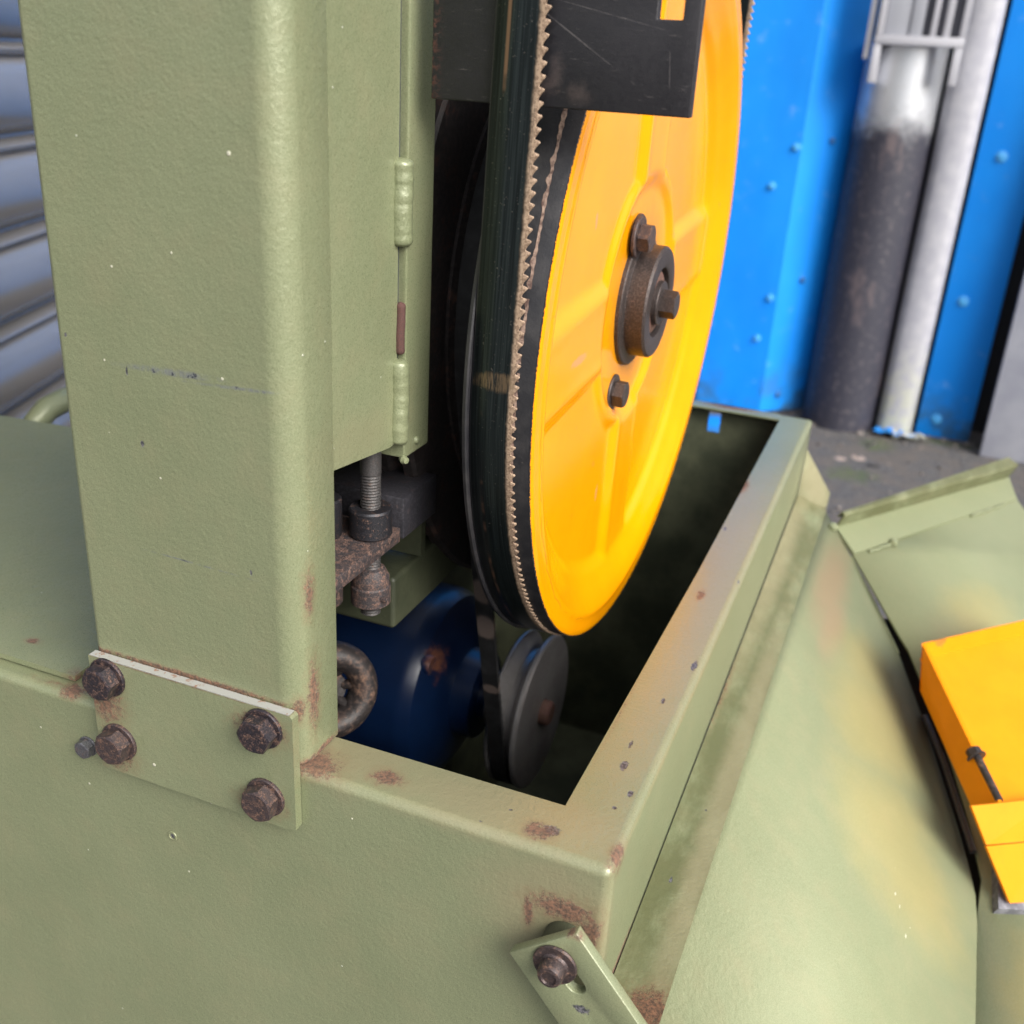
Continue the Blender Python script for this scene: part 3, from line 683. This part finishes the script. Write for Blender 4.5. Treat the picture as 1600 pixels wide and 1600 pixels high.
lathe(bm, [(12, -150), (60, -150), (66, -150), (67.5, -151.5), (67.5, -154), (52, -162), (52, -167), (66.5, -174), (66.5, -176), (64, -178), (24, -178), (24, -196), (12, -196)], MMx, 96)
mp = from_bm("motor_pulley", bm, m_alloy, saw, 28)
bm = bmesh.new(); lathe(bm, [(0, -142), (9, -142), (11, -144), (11, -200), (0, -200)], MMx, 32); from_bm("pulley_shaft", bm, m_hubr, mp)
# V-belt
n = N("belt_rubber"); q = n.noise(90, 4, .6); z3 = n.xyz()
patch = n.mx(n.spot((-165, 226, 0), (8, 12, 12), ns=160, k=.3, soft=.2), n.spot((-165, 236, -34), (8, 12, 12), ns=160, k=.3, soft=.2), n.spot((-165, 258, -98), (8, 12, 5), ns=160, k=.4, soft=.2))
m_belt = n.set(n.mix(n.math('MULTIPLY', patch, .8), n.mix(n.step(q, .4, .7), (0.010, 0.010, 0.011), (0.022, 0.022, 0.024)), (0.15, 0.115, 0.10)), .6, 0, n.bump(q, .3, .0006))
R1, R2, D = 160.0, 62.0, zc - mz
al_ = math.acos((R1 - R2) / D)          # tangent angle from the centre line (pointing down)
pts = []
def P(r, c, a): return (c[0] + r * sin(a), c[1] - r * cos(a))
for i in range(61): a = al_ + (2 * pi - 2 * al_) * i / 60; pts.append(P(R1, (yc, zc), a))
lastang = 2 * pi - al_
a0 = P(R1, (yc, zc), lastang); b0 = P(R2, (my, mz), lastang)
for i in range(1, 90): t = i / 90; pts.append((a0[0] + (b0[0] - a0[0]) * t, a0[1] + (b0[1] - a0[1]) * t))
for i in range(31): a = -al_ + 2 * al_ * i / 30; pts.append(P(R2, (my, mz), a))
b1_ = P(R2, (my, mz), al_); a1_ = P(R1, (yc, zc), al_)
for i in range(1, 90): t = i / 90; pts.append((b1_[0] + (a1_[0] - b1_[0]) * t, b1_[1] + (a1_[1] - b1_[1]) * t))
bm = bmesh.new(); rings = []
cx_, cz_ = (yc + my) / 2, (zc + mz) / 2
for i, (y, zz) in enumerate(pts):
    y2, z2 = pts[(i + 1) % len(pts)]; y1, z1 = pts[i - 1]; t = Vector((y2 - y1, z2 - z1)).normalized(); nn = Vector((t.y, -t.x))
    if nn.dot(Vector((y - cx_, zz - cz_))) < 0: nn = -nn
    cog = 1.4 if (i % 2) else 0
    rings.append([bm.verts.new((x, y + nn.x * d, zz + nn.y * d)) for x, d in ((-171.5, 4.5), (-158.5, 4.5), (-161, -5 + cog), (-169, -5 + cog))])
for i in range(len(rings)):
    a, b = rings[i], rings[(i + 1) % len(rings)]
    for k in range(4): bm.faces.new((a[k], a[(k + 1) % 4], b[(k + 1) % 4], b[k]))
from_bm("drive_belt", bm, m_belt, saw, 25)
# motor
n = N("motor_blue"); q = n.noise(20, 4, .6); q2 = n.noise(120, 4, .65, off=3)
col = n.mix(n.step(q, .3, .7), (0.002, 0.009, 0.036), (0.003, 0.013, 0.048)); col = n.mix(n.math('MULTIPLY', n.mx(n.spot((-222, 290, -108), (12, 16, 18), ns=110, k=1.0), n.spot((-205, 300, -100), (6, 12, 12), ns=110, k=1.0)), .8), col, (0.26, 0.10, 0.045))
m_mot = n.set(col, .32, 0, n.bump(q2, .12, .001))
bm = bmesh.new()
lathe(bm, [(0, -470), (70, -470), (86, -460), (88, -450), (88, -252), (87, -246), (83, -238), (62, -226), (40, -222), (38, -205), (20, -204), (20, -196), (0, -196)], MMx, 80)
motor = from_bm("motor", bm, m_mot, saw, 30)
for a in (45, 135, 225, 315):
    bm = bmesh.new(); M = MMx @ Matrix.Translation((74 * cos(radians(a)), 74 * sin(radians(a)), -238)); lathe(bm, [(0, 6), (8, 6), (10, 0), (10, -14), (0, -14)], M, 16)
    from_bm("motor_lug", bm, m_mot, motor)
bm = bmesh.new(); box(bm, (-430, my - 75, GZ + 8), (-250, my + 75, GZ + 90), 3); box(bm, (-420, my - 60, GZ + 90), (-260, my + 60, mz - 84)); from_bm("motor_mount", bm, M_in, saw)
# cast eye ring beside the column
m_eye = rusty("eye_cast", (0.020, 0.017, 0.017), .45, 60, .5, .2, .0012, light=(0.15, 0.085, 0.055))
bm = bmesh.new(); M = frame((-232, 128, -45), (.75, -.6, .28)); R, r = 24, 9.5
lathe(bm, [(R + r * cos(2 * pi * k / 16), r * 1.3 * sin(2 * pi * k / 16)) for k in range(16)], M, 48, closed=True)
for k in range(7):
    a = k * 2 * pi / 7; tube(bm, [M @ Vector((11 * cos(a), 11 * sin(a), -6)), M @ Vector((19 * cos(a), 19 * sin(a), 3))], 3.4, 8)
lathe(bm, [(0, -3), (13, -3), (13, -9), (0, -9)], M, 24)
from_bm("hand_wheel", bm, m_eye, saw, 50)

# --- guard plate behind the near run of the blade
n = N("black_plate"); q = n.noise(10, 4, .6); q2 = n.noise(140, 5, .7, stretch=(1, 1, 6)); q3 = n.noise(500, 3, .6, off=2)
col = n.mix(n.step(q, .35, .7), (0.010, 0.010, 0.013), (0.019, 0.018, 0.022)); col = n.mix(n.math('MULTIPLY', n.step(q2, .62, .72), .55), col, (0.10, 0.09, 0.09))
for c, r, k in (((-92, 106, 341), (3, 5, 6), .9), ((-80, 106, 333), (5, 5, 4), 1.1), ((-100, 106, 335), (7, 5, 4), 1.0)): col = n.mix(n.math('MULTIPLY', n.spot(c, r, ns=240, k=k, soft=.8), .3), col, (0.16, 0.12, 0.11))
for c, r, rt in (((-85, 106, 357), (34, 4, .35), -.55), ((-104, 106, 349), (.35, 4, 6), .05), ((-40, 106, 345), (.3, 4, 9), .1), ((-70, 106, 366), (26, 4, .25), -.2)):
    col = n.mix(n.math('MULTIPLY', n.spot(c, r, ns=200, k=.9, rot=((0, 1, 0), rt)), .3), col, (0.22, 0.20, 0.20))
rustm = n.math('MULTIPLY', n.step(n.xyz()[0], -.158, -.147, 1, 0), n.step(q3, .45, .6)); col = n.mix(rustm, col, (0.13, 0.05, 0.035))
m_blk = n.set(col, n.step(q3, .3, .7, .42, .6), .2, n.bump(n.math('ADD', q3, q2), .2, .0004))
bm = bmesh.new()
X0, X1, Z0, Z1 = -154, -29.0, 326.5, 900; h0, h1, hz0, hz1 = -47.9, -36.7, 364.8, 388
xs = [X0, h0, h1, X1]; zs = [Z0, hz0, hz1, Z1]; V = {}
for i in range(3):
    for j in range(3):
        if i == 1 and j == 1: continue
        quad((xs[i], 106, zs[j]), (xs[i + 1], 106, zs[j]), (xs[i + 1], 106, zs[j + 1]), (xs[i], 106, zs[j + 1]))
guard = from_bm("guard_plate", bm, m_blk, saw)
s = guard.modifiers.new("plate", 'SOLIDIFY'); s.thickness = .006; s.offset = 0
s = guard.modifiers.new("bevel", 'BEVEL'); s.width = .0007; s.segments = 2

# --- tension bracket inside the column cut-out
m_brk = rusty("bracket_rust", (0.030, 0.026, 0.028), .6, 240, .6, .25, .0006, light=(0.17, 0.095, 0.07))
bm = bmesh.new(); box(bm, (-262, 38, 86), (-171.3, 111, 95), .8); brk = from_bm("tension_bracket", bm, m_brk, saw)
m_rod = rusty("rod_steel", (0.055, 0.052, 0.052), .25, 260, .5, .5, .0004)
def threaded(x, y, z0, z1, r, zt0, zt1, mat):
    b = bmesh.new(); prof = [(0, z0), (r * .8, z0), (r, z0 + 1)]; zz = z0 + 1
    while zz < z1:
        if zt0 < zz < zt1: prof += [(r, zz), (r * .86, zz + .9)]; zz += 1.75
        else: prof.append((r, zz)); zz += 3
    prof += [(r, z1), (0, z1)]
    lathe(b, prof, frame((x, y, 0), (0, 0, 1)), 24); return from_bm("threaded_rod", b, mat, brk, 40)
rx, ry = -182.0, 95.0
threaded(rx, ry, 44, 260, 5.9, 44, 131, m_rod)
m_collar = rusty("collar_steel", (0.020, 0.020, 0.024), .32, 300, .45, .5, .0004)
bm = bmesh.new(); lathe(bm, [(6, 95.2), (11, 95.2), (12.2, 96.2), (12.2, 111), (11.4, 112.2), (6, 112.2)], frame((rx, ry, 0), (0, 0, 1)), 40); from_bm("collar", bm, m_collar, brk)
bm = bmesh.new(); lathe(bm, [(6, 51), (10, 51), (11.6, 52.2), (11.6, 63), (10.8, 64), (10.8, 69), (8, 74), (6, 75)], frame((rx, ry, 0), (0, 0, 1)), 40); from_bm("collar", bm, m_brk, brk)
bm = bmesh.new(); box(bm, (-3, -1.5, -1.5), (3, 1.5, 1.5), .5, 2, Matrix.Translation((rx + 11, ry - 5, 58))); from_bm("grub_screw", bm, m_brk, brk)
threaded(-205, 82, 40, 122, 5.9, 40, 122, m_rod)
for z0, z1, mt in ((95.2, 118, m_collar), (52, 76, m_brk)):
    bm = bmesh.new(); lathe(bm, [(6, z0), (10, z0), (10.6, z0 + 1), (10.6, z1 - 1), (9.8, z1), (6, z1)], frame((-205, 82, 0), (0, 0, 1)), 32); from_bm("collar", bm, mt, brk)
m_slide = rusty("slide_block_steel", (0.026, 0.025, 0.030), .25, 120, .5, .3, .0006, light=(0.10, 0.06, 0.05))
bm = bmesh.new(); box(bm, (-225, 114, 86), (-171, 158, 112), 1.2); from_bm("slide_block", bm, m_slide, brk)
# welded square tube under it
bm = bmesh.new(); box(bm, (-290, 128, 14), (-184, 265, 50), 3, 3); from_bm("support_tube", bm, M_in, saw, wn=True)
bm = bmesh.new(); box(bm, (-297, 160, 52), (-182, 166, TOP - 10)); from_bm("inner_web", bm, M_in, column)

# --- ledge and swarf chute on the right, with open tray and yellow guard
M_ledge = green("green_ledge", grime=.8, spec=.3, gloss=-.15, metal=.05, dirty=.7, grain=1.2, rust=[((24, 16, -94), (14, 14, 8), 1.3), ((30, 2, -95), (10, 12, 10), 1.0), ((2, 300, -84), (3, 60, 5), 1.3)],
    dirt=[((26, 200, -92), (8, 260, 20), .6), ((6, 560, -80), (10, 200, 20), .6), ((18, 745, -60), (24, 20, 40), .6)], chips=[((14, 640, -78), (5, 34, 5), .5), ((12, 110, -95), (1.4, 4, 4)), ((18, 180, -92), (1.2, 2, 3))], specks=False)
ZL0, ZL1 = -98.0, -62.0
bm = bmesh.new(); K = 24; g = []
for i in range(K + 1):
    t = i / K; y = -14 + (742 + 14) * t
    g.append([bm.verts.new((0.8, y, -99 + 20 * t)), bm.verts.new((16, y, -98 + 11 * t)), bm.verts.new((31 + 2 * t, y, -95.5))])
for a, b in zip(g, g[1:]):
    for k in range(2): bm.faces.new((a[k], a[k + 1], b[k + 1], b[k]))
ledge = from_bm("chute_ledge", bm, M_ledge, saw, None); s = ledge.modifiers.new("sheet", 'SOLIDIFY'); s.thickness = .002; s.offset = -1
bm = bmesh.new(); poly_plate(bm, [(1.0, 742, -28), (33, 762, -82), (33, 742, -92), (1.0, 728, -82)], (0, -1, 0), 2.0); from_bm("gusset_plate", bm, M_ledge, saw)

def p1z(x): return -95 - .8 * (x - 32.5)
M_chute = green("green_chute", gloss=-.25, metal=.05, spec=.3, dirty=.3, grain=1.2, scale=.8, specks=False,
    yellow=[((118, 450, -163), (44, 75, 60), .3), ((140, 330, -181), (46, 62, 60), .8), ((105, 520, -153), (30, 40, 50), .6), ((165, 300, -201), (40, 46, 60), .6)],
    tint=[((58, 600, -115), (16, 90, 40), .5), ((66, 540, -121), (12, 60, 40), .35)], dots=[((150, 270, -189), (.9, 2.6, .9)), ((154, 262, -192), (.5, 3.2, .9)), ((160, 240, -197), (.8, 3, .9)), ((148, 296, -188), (.6, 2, .8)), ((163, 252, -199), (.5, 1.6, .8))])
out = [(30.9, -16), (32.9, 742), (47, 726), (70, 699), (100, 656), (128, 612), (136, 598), (160, 540), (182, 480), (202, 420), (212, 385), (217, 360), (218, 330), (215, 228), (212, -16)]
bm = bmesh.new(); vs = [bm.verts.new((x, y, p1z(x))) for x, y in out]; f = bm.faces.new(vs)
bmesh.ops.triangulate(bm, faces=[f])
bmesh.ops.recalc_face_normals(bm, faces=bm.faces)
if sum(f.normal.z for f in bm.faces) < 0: bmesh.ops.reverse_faces(bm, faces=bm.faces)
o = from_bm("chute_panel", bm, M_chute, saw, recalc=False); s = o.modifiers.new("sheet", 'SOLIDIFY'); s.thickness = .0025; s.offset = -1
# bright folded edge of the chute
bm = bmesh.new(); tube(bm, [(x, y, p1z(x) - .3) for x, y in [(70, 699), (100, 656), (128, 612), (133, 603)]], 1.5, 10); from_bm("fold_edge", bm, M_weld, o)

n2 = Vector((.3366, -.1857, .9231)); A = Vector((47, 726, -107)); e1 = (Vector((218, 360, -243)) - A); e1 = (e1 - n2 * e1.dot(n2)).normalized(); e2 = n2.cross(e1)
if e2.x < 0: e2 = -e2
M_tray = green("green_tray", gloss=-.15, metal=.1, spec=.4, dirty=.15, specks=False, grain=.6, tint=[((205, 640, -155), (40, 50, 30), .25)], rust=[((190, 660, -150), (22, 16, 10), 1.6)], yellow=[((225, 700, -150), (40, 60, 30), .35), ((300, 300, -280), (50, 60, 40), .6)])
def on2(x, y, h=0.0):
    """point of the tray plane above plan position x, y, lifted h along its normal"""
    z = A.z - (n2.x * (x - A.x) + n2.y * (y - A.y)) / n2.z
    return Vector((x, y, z)) + n2 * h
# tray floor: behind the fold it leaves a slot over a dark sheet that paints shade
slot_gap = [(70, 699), (130, 612), (141, 598), (165, 543), (189, 482), (208, 424), (219, 378)]
outl = [on2(47, 726)] + [on2(x + (1 if i < 3 else 3), y + (.5 if i < 3 else 1)) for i, (x, y) in enumerate(slot_gap)] + [on2(219.5, 345), on2(217, 228), on2(214, -40), on2(420, -40), on2(420, 700), on2(300, 905), on2(250, 985), on2(237, 1031)]
bm = bmesh.new(); fv = [bm.verts.new(p) for p in outl]; f = bm.faces.new(fv); bmesh.ops.triangulate(bm, faces=[f])
bmesh.ops.recalc_face_normals(bm, faces=bm.faces)
if sum(f.normal.z for f in bm.faces) < 0: bmesh.ops.reverse_faces(bm, faces=bm.faces)
tray = from_bm("chute_tray", bm, M_tray, saw, recalc=False); s = tray.modifiers.new("sheet", 'SOLIDIFY'); s.thickness = .0025; s.offset = -1
a, b = on2(47, 727), on2(237, 1032)
ev = (b - a).normalized(); dv = ev.cross(n2).normalized()
if dv.y < 0: dv = -dv
bm = bmesh.new()                      # upturned lip and its return flange
L = [[p, p + n2 * 19, p + n2 * 20.4 + dv * 1.2, p + n2 * 19.5 + dv * q, p + n2 * 12 + dv * (q + 1)] for p, q in ((a, 4), (b, 15))]
va, vb = [[bm.verts.new(q) for q in l] for l in L]
for k in range(4): bm.faces.new((va[k], vb[k], vb[k + 1], va[k + 1]))
lip = from_bm("tray_lip", bm, M_ledge, tray, None); s = lip.modifiers.new("sheet", 'SOLIDIFY'); s.thickness = .002; s.offset = 0  # lip borrows the grimy ledge green to paint its shade
# doubler strip with its welded edge
st = [on2(47.5, 726.5, 1.6), on2(237, 1029, 1.6), on2(247, 985, 1.6), on2(72, 699, 1.6)]
bm = bmesh.new(); poly_plate(bm, st, n2, 1.5); from_bm("doubler_strip", bm, M_tray, tray)
def seam(x0, y0, x1, y1):
    b = bmesh.new(); k = 14; rnd = random.Random(int(x0))
    tube(b, [on2(x0 + (x1 - x0) * i / k, y0 + (y1 - y0) * i / k, 1.6) + dv * rnd.uniform(-1, .6) for i in range(k + 1)], [1.2 + 1.0 * rnd.random() for _ in range(k + 1)], 8)
    from_bm("weld_bead", b, M_weld, tray, 70)
seam(86, 716, 108, 752); seam(192, 892, 232, 957)
bm = bmesh.new(); p = on2(109, 754, 2); lathe(bm, [(0, 5), (3.6, 4), (5, 1), (5, -1)], frame(p, n2), 16); from_bm("weld_blob", bm, M_weld, tray)
bm = bmesh.new(); lathe(bm, [(0, 5), (4, 3.5), (5.5, 0), (4, -3)], frame((45, 716, -102), (0, -.5, 1)), 14); from_bm("weld_blob", bm, M_weld, tray)
# support rod lying in the slot
bm = bmesh.new(); tube(bm, [(165, 536, -199), (183, 488, -208), (213, 398, -231)], 3.0, 10); from_bm("slot_rod", bm, m_rod, tray)
m_dark = N("slot_shade").set((0.05, 0.035, 0.028), .85)
bm = bmesh.new(); poly_plate(bm, [(100, 690, -190), (260, 330, -330), (300, 420, -300), (150, 720, -190)], (0.3, 0, 1), 3); from_bm("slot_shade_sheet", bm, m_dark, saw)  # dark sheet added under the slot to stand for shadow

n = N("yellow_guard_paint"); q = n.noise(30, 4, .6); q3 = n.noise(190, 4, .7, off=2)
col = n.mix(n.step(q, .3, .7), (0.70, 0.222, 0.000), (0.76, 0.245, 0.001))
mk = n.mx(n.spot((238, 330, -198), (16, 30, 20), ns=130, k=1.5), n.spot((160, 545, -119), (8, 8, 8), ns=200, k=1.2)); col = n.mix(n.math('MULTIPLY', mk, .75), col, (0.28, 0.12, 0.03))
m_yg = n.set(col, .5, 0, n.bump(q3, .1, .0008), spec=.22)
yg = bpy.data.objects.new("blade_guard", None); C.objects.link(yg); yg.parent = saw; yg.matrix_parent_inverse = saw.matrix_world.inverted()
TL, TB = Vector((146, 525, -118)), Vector((219, 390, -172)); TR = Vector((266, 675, -132)); BL, BB = Vector((154, 523, -165)), Vector((202, 396, -187))
TRB = TB + (TR - TL)
dn_ = (BL - TL)
bm = bmesh.new()
fo = dn_ * .30; poly_plate(bm, [TL + fo, TR + fo, TRB + fo, TB + fo], n2, 2.5); from_bm("guard_floor", bm, m_yg, yg)
wnrm = (TB - TL).cross(BL - TL).normalized()
if wnrm.x > 0: wnrm = -wnrm
bm = bmesh.new(); poly_plate(bm, [TL, TB, BB, BL], wnrm, 3.0); bevel_all(bm, .7, 2); from_bm("guard_side", bm, m_yg, yg, wn=True)
E = [Vector((196, 371, -168.5)), Vector((262, 427, -178)), Vector((267, 412, -207)), Vector((213, 365, -196))]
bm = bmesh.new(); poly_plate(bm, E, (E[1] - E[0]).cross(E[3] - E[0]), 2.5); from_bm("guard_lip", bm, m_yg, yg)
E2 = [Vector((213, 364, -196.5)), Vector((267, 411, -207)), Vector((274, 387, -247)), Vector((240, 360, -240))]
bm = bmesh.new(); poly_plate(bm, E2, (E2[1] - E2[0]).cross(E2[3] - E2[0]), 2.5); from_bm("guard_end", bm, m_yg, yg)
bm = bmesh.new(); poly_plate(bm, [TL, TR, TR + dn_, BL], (0, 1, 0), 2.5); from_bm("guard_back", bm, m_yg, yg)
# bolt and rusted slot in the corner
ev1 = (TB - TL).normalized(); c0 = Vector((199, 430, -160)); c1 = Vector((219, 394, -174))
bm = bmesh.new(); tube(bm, [c0 + n2 * 1.5, c1 + n2 * 1.5], 3.4, 12); from_bm("slot_bolt", bm, m_eye, yg)
bm = bmesh.new(); M = frame(c0 + Vector((0, 0, 1)), (-.55, .75, .35)); hex_head(bm, M, 11, 7, .3, -2); lathe(bm, [(0, -3), (8, -3), (8, -1.5), (0, -1.5)], M, 20); from_bm("bolt_head", bm, m_eye, yg)
n = N("grey_block"); q = n.noise(120, 4, .65); m_gb = n.set(n.mix(n.step(q, .4, .7), (0.12, 0.12, 0.14), (0.24, 0.24, 0.27)), .6)
bm = bmesh.new(); poly_plate(bm, [on2(229, 398, 8), on2(290, 440, 8), on2(290, 392, 8), on2(231, 353, 8)], n2, 9); from_bm("guard_foot", bm, m_gb, yg)

# --- link bar at the front corner
M_bar = green("green_bar", chips=[((-4, -16, -74), (6, 4, 4), 1.0), ((-25, -16, -30), (3, 3, 2), .8)], rust=[((-20, -14, -30), (16, 4, 2), 1.2)], grain=.7)
ba = radians(-58)
M = Matrix.Translation((-26.7, -16, -41.2)) @ Matrix.Rotation(radians(48) * 0, 4, 'Y')
d1 = Vector((34.9, 0, -46.2)).normalized(); d2 = Vector((-d1.z, 0, d1.x)); d2 = -d2 if d2.x < 0 else d2
o0 = Vector((-43.1, -16, -54.7)); wv = (Vector((-10.4, -16, -27.7)) - o0)
W = wv.length; wv.normalize(); lv = Vector((wv.z, 0, -wv.x)); lv = lv if lv.z < 0 else -lv
def B(a, b): return o0 + wv * a + lv * b
sl0, sl1, sr = B(W * .56, 13), B(W * .56, 27), 4.6
bm = bmesh.new()
outer = [B(0, 0), B(W, 0), B(W, 190), B(0, 190)]
hole = []
for k in range(9): a = k * pi / 8; hole.append(sl1 + wv * (sr * cos(a)) + lv * (sr * sin(a)))
for k in range(9): a = pi + k * pi / 8; hole.append(sl0 + wv * (sr * cos(a)) + lv * (sr * sin(a)))
ov = [bm.verts.new(p) for p in outer]; hv = [bm.verts.new(p) for p in hole]
eds = [bm.edges.new((ov[i], ov[(i + 1) % 4])) for i in range(4)] + [bm.edges.new((hv[i], hv[(i + 1) % len(hv)])) for i in range(len(hv))]
bmesh.ops.triangle_fill(bm, edges=eds, use_beauty=True)
for f in bm.faces:
    f.normal_update()
    if f.normal.y > 0: f.normal_flip()
link_bar = from_bm("link_bar", bm, M_bar, saw, 30, recalc=False)
s = link_bar.modifiers.new("bar", 'SOLIDIFY'); s.thickness = .006; s.offset = -1
s = link_bar.modifiers.new("bevel", 'BEVEL'); s.width = .0006; s.segments = 2; s.limit_method = 'ANGLE'
bc = B(W * .50, 12)
m_cap = rusty("cap_bolt", (0.05, 0.038, 0.038), .45, 260, .4, .5)
bm = bmesh.new(); M = frame((bc.x, -16.2, bc.z), (0, -1, 0))
lathe(bm, [(0, 0), (11, 0), (11.3, .8), (10.8, 1.8), (7.5, 2.0), (6.6, 3), (6.4, 8), (5.6, 9.6), (4.0, 10), (3.6, 9.0), (0, 9.0)], M, 36); from_bm("cap_bolt", bm, m_cap, link_bar, 35)
bm = bmesh.new(); lathe(bm, [(0, 0), (11.5, 0), (11.5, 9.4), (0, 9.4)], frame((bc.x, -.3, bc.z), (0, -1, 0)), 32); from_bm("spacer", bm, M_in, link_bar)
